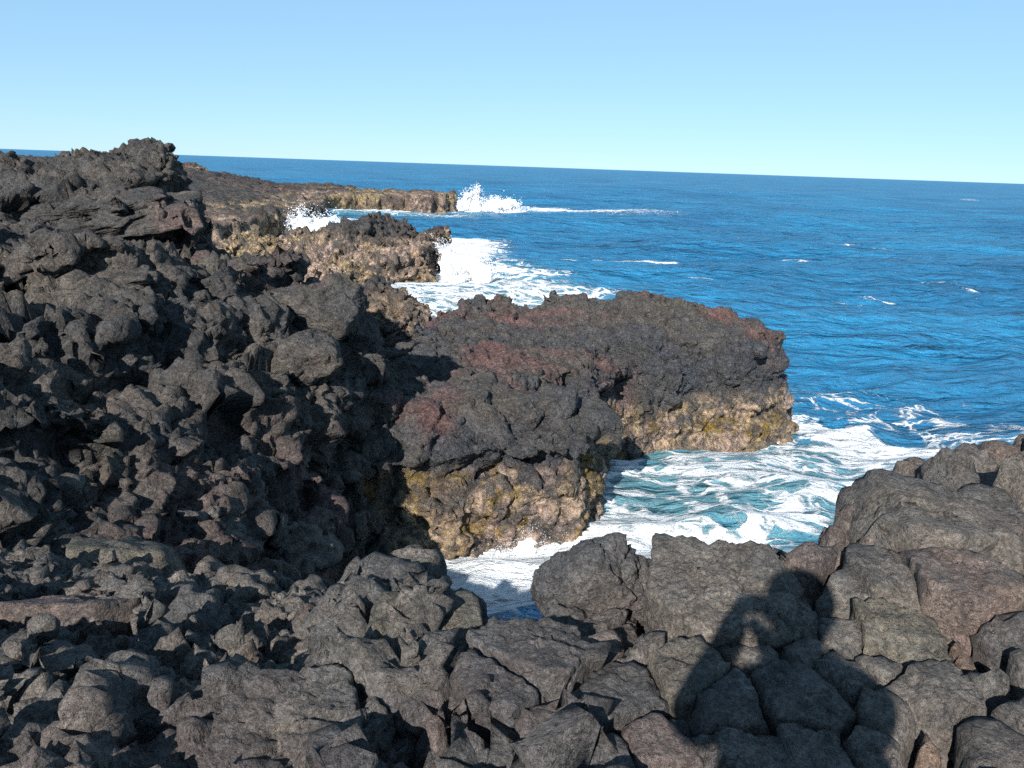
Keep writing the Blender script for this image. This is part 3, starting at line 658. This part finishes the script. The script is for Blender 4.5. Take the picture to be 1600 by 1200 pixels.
def build_blocks():
    rng = np.random.default_rng(12)
    seeds = []                                   # x, y, radius, lift, style, tint, label
    for px, py, r, lift, st, tint, lab in BLOCKS:
        tint = tuple(1 + (c - 1) * .42 for c in tint)
        # walk along the line of sight until it meets the shelf or the foot of the ridge
        rr = np.linspace(1.2, 9.5, 420); L = ray(px, py)[None, :] * rr[:, None]; zz = EYE + L[:, 2]
        g = np.maximum(np.where(poly_sdf(L[:, 0], L[:, 1], SHELF) < .12, shelf_z(L[:, 0], L[:, 1]), shelf_height(L[:, 0], L[:, 1])), np.where(poly_sdf(L[:, 0], L[:, 1], RPLAN) < 0, tps(RP, L[:, 0], L[:, 1], .03) - .1, -5)) + max(lift, 0) * .6
        k = int(np.argmax(zz < g)) or 150; p = L[k] + [0, 0, EYE]
        d = np.linalg.norm(p - [0, 0, EYE]); seeds.append([p[0], p[1], r / FOC * d * (1.28 if st == 's' else 1.12), lift, st, tint, lab, p[2] - max(lift, 0) * .6])
    # smaller broken lava fills the gaps between them
    poly = SHELF
    cand = rng.uniform((-5.2, 0.9), (4.2, 7.0), (12000, 2)); sd = poly_sdf(cand[:, 0], cand[:, 1], poly)
    n_fill = 0
    for (x, y), s_ in zip(cand, sd):
        if s_ > -0.13 or abs(x) > 0.15 + y * 0.74 or n_fill >= 170: continue
        left = x < -0.05
        r = rng.uniform(.07, .15) * (1 + max(0, y - 3.5) * .25) if left else rng.uniform(.06, .16)
        if all((x - q[0]) ** 2 + (y - q[1]) ** 2 > (r * .75 + q[2] * .80) ** 2 for q in seeds):
            t = 0.85 + 0.4 * rng.random(); w = rng.random() * .12
            seeds.append([x, y, r, rng.uniform(-.07, .05), 'c' if left or rng.random() < .35 else 's', (t * (1 + w), t, t * (1 - w * .6)), None, float(shelf_z(x, y))]); n_fill += 1
    A = np.array([[q[0], q[1], q[2]] for q in seeds])
    allv = []; meta = []
    for k, (x, y, r, lift, st, tint, lab, gz) in enumerate(seeds):
        near = math.hypot(x, y); px_size = r / near * 1600
        lev = 6 if px_size > (140 if st == 's' else 230) else (5 if px_size > 84 else 4)
        dirs, faces = icosphere(lev)
        top = gz + lift
        depth = {'s': .40, 'c': .36, 'k': max(.34, r * 1.6), 'p': .5}[st] + max(lift, 0)
        tall = {'p': .42}.get(st, 1.0)
        c = np.array([x, y, top - depth * .5])
        pl = []                                   # plane normal, distance
        gap = {'s': rng.uniform(.001, .008), 'c': rng.uniform(.02, .05), 'k': rng.uniform(.012, .03), 'p': .03}[st]
        dd = A[:, :2] - [x, y]; L = np.hypot(dd[:, 0], dd[:, 1])
        for j in np.argsort(L)[1:15]:
            hgt = (L[j] ** 2 + r * r - A[j, 2] ** 2) / (2 * L[j])
            hgt = max(min(hgt, r * (2.2 if st == 's' else 1.45)), r * .45) - gap
            n = np.array([dd[j, 0] / L[j], dd[j, 1] / L[j], rng.uniform(-.05, .25) if st != 's' else rng.uniform(-.06, .10)]); pl.append((n / np.linalg.norm(n), hgt))
        for a in np.arange(7) * .898 + rng.uniform(0, .9, 7):
            n = np.array([math.cos(a), math.sin(a), rng.uniform(-.1, .35)]); pl.append((n / np.linalg.norm(n), r * rng.uniform(1.02, 1.3) * (1.5 if st == 's' else 1)))
        tilt = {'s': .08, 'c': .35, 'k': .28, 'p': .25}[st]
        n = np.array([rng.normal(0, tilt), rng.normal(0, tilt) - .06 + (.25 if x < -.6 else 0), 1.0]); n /= np.linalg.norm(n); pl.append((n, depth * .5))
        for _ in range({'s': 2, 'c': 5, 'k': 4, 'p': 5}[st]):
            a = rng.uniform(0, 2 * math.pi); e = rng.uniform(.35, 1.1)
            n = np.array([math.cos(a) * math.cos(e), math.sin(a) * math.cos(e), math.sin(e)])
            pl.append((n, (depth * .5 * math.sin(e) + r * math.cos(e)) * rng.uniform(.74, .98) if st == 's' else (depth * .5 * math.sin(e) + r * math.cos(e)) * rng.uniform(.62, .92)))
        if st == 'p':
            for a in rng.uniform(0, 2 * math.pi, 4) + 0:
                n = np.array([math.cos(a), math.sin(a), .75]); n /= np.linalg.norm(n); pl.append((n, r * rng.uniform(.55, .75)))
        pl.append((np.array([0, 0, -1.0]), depth * .5))
        NN = np.array([q[0] for q in pl]); HH = np.array([q[1] for q in pl])
        pw = {'s': 90, 'c': 16, 'k': 16, 'p': 14}[st]
        inv = (np.maximum(dirs @ NN.T / HH[None, :], 0) ** pw).sum(1) ** (1 / pw)
        v = dirs / inv[:, None]
        allv.append(v); meta.append((c, r, st, tint, lab, faces, len(v)))
    V = np.concatenate(allv); idx = np.repeat(np.arange(len(meta)), [m[6] for m in meta])
    C = np.array([m[0] for m in meta])[idx]; R = np.array([min(m[1], .26) for m in meta])[idx]
    rough = np.array([{'s': .5, 'c': 1.45, 'k': 1.0, 'p': 1.1}[m[2]] for m in meta])[idx]
    W = V + C + (idx * 1.7)[:, None]                     # every block gets its own piece of the noise
    D = V / np.linalg.norm(V, axis=1, keepdims=True)
    q = W / R[:, None]
    d = np.minimum(rough, 1) * (0.13 * perlin(q * 0.9, 5) + .5 * 0.13 * perlin(q * 1.9, 6))
    f1, f2, cid, fac = voronoi(q * 1.15 + 0.25 * perlin(q * 1.5, 9)[:, None], 15)
    d += rough * (0.11 * (cid - .5) + .22 * np.clip(fac, -.5, .5) - .09 * (1 - smoothstep(0, .10, f2 - f1)))
    f1, f2, cid, fac = voronoi(q * 3.1 + 0.2 * perlin(q * 4, 19)[:, None], 16)
    d += rough * (0.040 * (cid - .5) + .055 * fac - .02 * (1 - smoothstep(0, .10, f2 - f1)))
    f1, f2, cid, fac = voronoi(q * 6.8 + 0.15 * perlin(q * 9, 23)[:, None], 17)
    d += np.minimum(rough, 1.2) * (0.030 * (cid - .5) + .045 * np.clip(fac, -.5, .5))
    d = d * R
    d += rough * (0.015 * ridged(W * 11, 3, 25) + 0.014 * perlin(W * 31, 27) * .7 + .008 * perlin(W * 66, 29)) + .004 * perlin(W * 40, 30)
    V = V + D * d[:, None]
    k0 = 0; fillers = []
    for k, (c, r, st, tint, lab, faces, nv) in enumerate(meta):
        v = V[k0:k0 + nv]; k0 += nv
        nm = {'s': 'lava_rock', 'c': 'lava_clinker', 'k': 'lava_boulder', 'p': 'lava_pinnacle'}[st]
        o = link(nm, make_mesh(nm, v, faces, MAT_NEAR), loc=c)
        o.color = (*tint, 1)
        if lab: tag(o, lab, 'rock')
        else: fillers.append((o, c, r, tint))
    # every small stone is named after the big rock it lies next to
    cut = {'at', 'on', 'with', 'just', 'right', 'left', 'of', 'beside', 'by', 'in', 'near', 'under', 'inside', 'within', 'touching', 'below', 'above', 'lying', 'standing', 'wedged', 'sticking',
           'leaning', 'against', 'along', 'cut', 'sunk', 'behind', 'between', 'tapering', 'curving', 'lit', 'next', 'overhanging', 'piled', 'across', 'beneath', 'and'}
    anchors = []
    for q in seeds:
        if q[6]:
            ws = []
            for w in q[6].split():
                if w.strip(',') in cut and len(ws) > 1: break
                ws.append(w.strip(','))
            anchors.append((' '.join(ws), q[0], q[1]))
    shorts = [a[0] for a in anchors]; anchors = [a for a in anchors if shorts.count(a[0]) == 1 and (3 <= len(a[0].split()) <= 7 or (len(a[0].split()) == 2 and a[0].split()[0] not in ('small', 'rough', 'dark', 'wide', 'broad', 'reddish', 'grey')))]
    buckets = {}
    for o, c, r, tint in fillers:
        a = min(anchors, key=lambda q: (q[1] - c[0]) ** 2 + (q[2] - c[1]) ** 2); dx, dy = c[0] - a[1], c[1] - a[2]
        side = ('to the right of' if dx > 0 else 'to the left of') if abs(dx) > abs(dy) else ('behind' if dy > 0 else 'in front of')
        buckets.setdefault((side, a[0]), []).append((math.hypot(dx, dy), o, c, r, tint))
    ORD = ['', 'second ', 'third ', 'fourth ', 'fifth ', 'sixth ', 'seventh ', 'eighth ', 'ninth ', 'tenth ', 'eleventh ', 'twelfth ', 'thirteenth ', 'fourteenth ', 'fifteenth ', 'sixteenth ', 'seventeenth ', 'eighteenth ', 'nineteenth ', 'twentieth ']
    for (side, nm), lst in buckets.items():
        for k, (dist, o, c, r, tint) in enumerate(sorted(lst, key=lambda q: q[0])):
            tone = 'dark' if tint[1] < .95 else ('brownish' if tint[0] > tint[2] * 1.1 else 'grey')
            tag(o, f'{tone} small stone {ORD[min(k, 19)]}nearest {side} the {nm}', 'rock', 'small stones of the left foreground' if c[0] < -.05 else 'small stones of the right foreground')
build_blocks()
pin = lump('lava_pinnacle', at_dist(925, 932, 2.85), (.20, .15, .22), (.50, .62, .35), 7, MAT_NEAR, None, 6, 12, 1.1, 8); pin.color = (.8, .82, .86, 1)
tag(pin, 'pointed dark pinnacle standing between the foreground and the foaming cove', 'rock')

# ------------------------------------------------------------------ spray thrown up where waves hit the rocks
def spray_material():
    t = NT('white_spray'); g = t.n('ShaderNodeNewGeometry')
    t.b.inputs['Base Color'].default_value = (.90, .92, .93, 1); t.b.inputs['Roughness'].default_value = .9
    t.b.inputs['Specular IOR Level'].default_value = .1
    t.b.inputs['Subsurface Weight'].default_value = .35; t.b.inputs['Subsurface Radius'].default_value = (.5, .5, .5); t.b.inputs['Subsurface Scale'].default_value = .4
    t.l(t.bump(t.noise(g.outputs['Position'], 4.0, 6, .7), .12, .6), t.b.inputs['Normal'])
    return t.m
MAT_SPRAY = spray_material()
OCT_V = np.array([(1, 1, 1), (-1, -1, 1), (-1, 1, -1), (1, -1, -1)], float) * .8
OCT_F = np.array([(0, 1, 3), (0, 2, 1), (0, 3, 2), (1, 2, 3)])
def splash(label, jets, drop, n, seed, vox):
    """jets: foot, top, spread at the foot, spread at the top, share.  A torn dense body of white water with drops flying off it"""
    rng = np.random.default_rng(seed); P = []; S = []
    lo = np.min([np.minimum(a, b) - 2.2 * ra for a, b, ra, rb, sh in jets], 0); hi = np.max([np.maximum(a, b) + 2.2 * ra for a, b, ra, rb, sh in jets], 0); lo[2] = max(lo[2], -.25)
    ax = [np.arange(lo[c], hi[c], vox) for c in range(3)]; X, Y, Z = np.meshgrid(*ax, indexing='ij')
    Q = np.stack([X.ravel(), Y.ravel(), Z.ravel()], 1); F = np.full(len(Q), 9.0)
    for a, b, ra, rb, sh in jets:
        a = np.array(a); b = np.array(b); e = b - a; t = np.clip(((Q - a) @ e) / (e @ e), 0, 1)
        F = np.minimum(F, np.linalg.norm(Q - a - t[:, None] * e, axis=1) - .55 * (ra * (1 - t) + .25 * rb * t))
    r0 = float(np.mean([j[2] for j in jets]))
    F = F + r0 * (.45 * fbm(Q / r0 * 1.1, 3, seed) + .24 * fbm(Q / r0 * 4.0, 3, seed + 5, .65))
    V0, F0 = surface_nets(F.reshape(X.shape), lo, vox)
    body = link('wave_splash', make_mesh('wave_splash', V0, F0, MAT_SPRAY)); tag(body, label, 'splash')
    for a, b, ra, rb, share in jets:
        m = int(n * 2.8 * share); a = np.array(a); b = np.array(b)
        t = rng.beta(1.0, 1.5, m); w = rng.normal(size=(m, 3)); rr = (ra * (1 - t) + rb * t) * np.abs(rng.normal(.45, .33, m))
        w = w / np.linalg.norm(w, axis=1, keepdims=True) * rr[:, None]
        p = a + (b - a) * (t * rng.uniform(.8, 1.3, m))[:, None] + w
        cl = perlin(p / r0 * 2.2, seed + 9); P.append(p[cl > -.12]); S.append((drop * .75 * rng.uniform(.25, 1.0, m) ** 2)[cl > -.12])
    P = np.concatenate(P); S = np.concatenate(S); keep = P[:, 2] > -.1; P, S = P[keep], S[keep]
    V = (P[:, None, :] + OCT_V[None] * S[:, None, None] * rng.uniform(.6, 1.4, (len(P), 1, 3))).reshape(-1, 3)
    F = (OCT_F[None] + 4 * np.arange(len(P))[:, None, None]).reshape(-1, 3)
    o = link('spray', make_mesh('spray', V, F, MAT_SPRAY), body); o['kind'] = 'stuff'
def W(px, py, r): return at_dist(px, py, r)
splash('tall white splash bursting at the tip of the far headland', [(W(722, 326, 122), W(735, 303, 122), 1.5, 1.2, .3), (W(745, 326, 122), W(745, 296, 122), 1.7, .8, .35),
       (W(765, 324, 122), W(775, 312, 122), 1.6, 1.0, .2), (W(780, 325, 122), W(810, 319, 122), 1.8, .8, .15)], .11, 9000, 3, .16)
splash('wide white burst of surf on the seaward end of the crusted sea rock', [(W(712, 415, 48), W(676, 380, 49.5), 1.1, .6, .35), (W(725, 425, 46), W(708, 394, 47), 1.2, .7, .3),
       (W(712, 436, 43.5), W(718, 418, 43.8), .8, .5, .15), (W(755, 430, 45), W(745, 408, 46), 1.2, .5, .2)], .045, 10000, 5, .09)
splash('white surge between the crusted sea rock and the cliffs behind it', [(W(480, 366, 66), W(470, 338, 67), 1.9, 1.1, .5), (W(505, 362, 66), W(520, 345, 67), 2.0, .9, .3), (W(465, 366, 66), W(455, 346, 67), 1.2, .7, .2)], .07, 5000, 7, .13)
splash('white wave rushing up the golden wall of the inlet', [(W(820, 885, 12.1), W(830, 838, 12.2), .5, .3, .35), (W(780, 890, 11.9), W(778, 868, 11.9), .45, .3, .3), (W(860, 880, 12.2), W(880, 838, 12.5), .4, .25, .2),
       (W(740, 905, 11.6), W(745, 893, 11.6), .4, .3, .15)], .012, 9000, 9, .04)

# ------------------------------------------------------------------ the photographer, whose shadow lies on the slabs
def flat_mat(name, col, rough=.7):
    t = NT(name); g = t.n('ShaderNodeNewGeometry')
    t.l(t.mix(1.0, col, t.ramp(t.noise(g.outputs['Position'], 30, 4), .3, .7, .88, 1.1), 'MULTIPLY'), t.b.inputs['Base Color'])
    t.b.inputs['Roughness'].default_value = rough; return t.m
def build_person():
    g0 = 5.05                                     # standing height of the rock
    J = {}; E = []; Rr = {}
    def j(n, p, r, to=None):
        J[n] = p; Rr[n] = r
        if to: E.append((to, n))
    j('pelvis', (.03, -.47, g0 + .95), (.25, .19)); j('belly', (.03, -.46, g0 + 1.10), (.27, .20), 'pelvis'); j('chest', (.03, -.46, g0 + 1.30), (.235, .165), 'belly')
    j('collar', (.02, -.45, g0 + 1.43), (.13, .11), 'chest'); j('neck', (.01, -.41, g0 + 1.50), (.068, .068), 'collar'); j('jaw', (.025, -.39, g0 + 1.56), (.095, .10), 'neck')
    j('skull', (.025, -.385, g0 + 1.64), (.115, .122), 'jaw'); j('crown', (.025, -.39, g0 + 1.70), (.095, .105), 'skull')
    for s, nm in ((-1, 'l'), (1, 'r')):
        j(nm + 'sh', (.02 + s * .20, -.45, g0 + 1.38), (.085, .085), 'collar'); j(nm + 'el', (.02 + s * .25, -.25, g0 + 1.20), (.075, .075), nm + 'sh')
        ox, oz = (-.065, -.075) if s > 0 else (0, 0)
        j(nm + 'wr', (s * .085 + ox * .5, -.085, g0 + 1.385 + oz * .9), (.046, .046), nm + 'el'); j(nm + 'pa', (s * .072 + ox, -.068, g0 + 1.43 + oz), (.034, .046), nm + 'wr')
        for f, (dx, dz, ln) in enumerate([(.0, .030, .9), (-.006, .020, 1.0), (-.008, .008, .95), (-.006, -.004, .8)]):
            a = 'f%s%d' % (nm, f)
            j(a + 'a', (s * .068 + ox, -.050, g0 + 1.437 + dz + oz), (.010, .010), nm + 'pa'); j(a + 'b', (s * (.060 + dx * .3) + ox, -.028, g0 + 1.440 + dz + oz), (.009, .009), a + 'a'); j(a + 'c', (s * (.048 + dx) + ox, -.024, g0 + 1.441 + dz + oz), (.008, .008), a + 'b')
        j('t' + nm + 'a', (s * .058 + ox, -.074, g0 + 1.440 + oz), (.011, .011), nm + 'pa'); j('t' + nm + 'b', (s * .042 + ox, -.064, g0 + 1.448 + oz), (.010, .010), 't' + nm + 'a')
        j(nm + 'hip', (.03 + s * .10, -.47, g0 + .88), (.14, .14), 'pelvis'); j(nm + 'kn', (.03 + s * .12, -.45, g0 + .48), (.068, .07), nm + 'hip')
        j(nm + 'an', (.03 + s * .13, -.49, g0 + .09), (.045, .05), nm + 'kn'); j(nm + 'to', (.03 + s * .15, -.33, g0 + .045), (.045, .04), nm + 'an')
    names = list(J); me = bpy.data.meshes.new('person')
    me.from_pydata([J[n] for n in names], [(names.index(a), names.index(b)) for a, b in E], [])
    o = link('person', me); o.modifiers.new('skin', 'SKIN'); o.modifiers.new('sub', 'SUBSURF').levels = 2
    if not me.skin_vertices: me.attributes.new('skin', 'FLOAT', 'POINT')
    for k, n in enumerate(names):
        me.skin_vertices[0].data[k].radius = Rr[n]; me.skin_vertices[0].data[k].use_root = (n == 'pelvis')
    dg = bpy.context.evaluated_depsgraph_get(); ev = bpy.data.meshes.new_from_object(o.evaluated_get(dg))
    o.modifiers.clear(); o.data = ev
    ev.materials.clear()
    for m in (flat_mat('skin', (.42, .27, .20), .55), flat_mat('shirt_cloth', (.10, .14, .22), .9), flat_mat('trouser_cloth', (.07, .065, .06), .9), flat_mat('boot_leather', (.05, .035, .025), .6)): ev.materials.append(m)
    for p in ev.polygons:
        c = p.center; z = c.z - g0; arm = abs(c.x) > .06 and c.y > -.24 and z > 1.1
        p.material_index = 3 if z < .12 else 2 if z < 1.0 else (0 if z > 1.49 or arm else 1); p.use_smooth = True
    tag(o, 'person in a dark shirt standing behind the viewpoint, holding a camera up with both hands', 'person')
    # hair cap and face pieces belong to the person
    rng = np.random.default_rng(2)
    d, f = icosphere(4); v = d * [.120, .128, .118] * (1 + .02 * perlin(d * 9, 4))[:, None]; keep = (v[:, 2] > -.01) | (v[:, 1] < -.03)
    v = np.where(keep[:, None], v, v * .86); h = link('hair', make_mesh('hair', v, f, flat_mat('hair', (.035, .025, .02), .8)), o, (.025, -.392, g0 + 1.67))
    for nm, p, sz in (('nose', (.025, -.275, g0 + 1.605), (.014, .02, .024)), ('ear', (.137, -.39, g0 + 1.62), (.012, .022, .034)), ('ear', (-.087, -.39, g0 + 1.62), (.012, .022, .034))):
        dd, ff = icosphere(3); link(nm, make_mesh(nm, dd * sz, ff, ev.materials[0]), o, p)
    dark = flat_mat('eye', (.03, .03, .03), .2)
    for sx in (-.034, .034):
        dd, ff = icosphere(3); link('eye', make_mesh('eye', dd * .012, ff, dark), o, (sx + .025, -.285, g0 + 1.64))
    dd, ff = icosphere(3); link('mouth', make_mesh('mouth', dd * [.026, .008, .006], ff, flat_mat('lips', (.35, .15, .13), .5)), o, (.025, -.292, g0 + 1.55))
build_person()
def build_camera_device():
    import bmesh
    def box(sz, bev):
        bm = bmesh.new(); bmesh.ops.create_cube(bm, size=1); bmesh.ops.scale(bm, vec=sz, verts=bm.verts)
        bmesh.ops.bevel(bm, geom=bm.edges[:], offset=bev, segments=3, affect='EDGES'); return bm
    def fin(nm, bm, m, parent=None, loc=(0, 0, 0)):
        me = bpy.data.meshes.new(nm); bm.to_mesh(me); bm.free(); me.materials.append(m); return link(nm, me, parent, loc)
    black = flat_mat('camera_plastic', (.02, .02, .022), .4); silver = flat_mat('camera_metal', (.35, .35, .36), .3)
    o = fin('compact_camera', box((.098, .024, .060), .005), black); o.location = (0, -.043, EYE + .004); o.rotation_euler = (-PITCH, ROLL, 0)
    for nm, r, ln, y, m in (('lens_barrel', .024, .014, .019, silver), ('lens_tip', .019, .006, .0285, black)):
        bm = bmesh.new(); bmesh.ops.create_cone(bm, cap_ends=True, segments=40, radius1=r, radius2=r * .96, depth=ln, matrix=Matrix.Rotation(math.radians(-90), 4, 'X')); fin(nm, bm, m, o, (0, y, -.002))
    fin('screen', box((.066, .003, .046), .001), flat_mat('camera_screen', (.03, .04, .05), .15), o, (-.008, -.0135, -.002)); fin('shutter_button', box((.012, .01, .005), .002), silver, o, (.034, 0, .032))
    tag(o, 'small black compact camera held up in both hands of the person', 'camera')
build_camera_device()
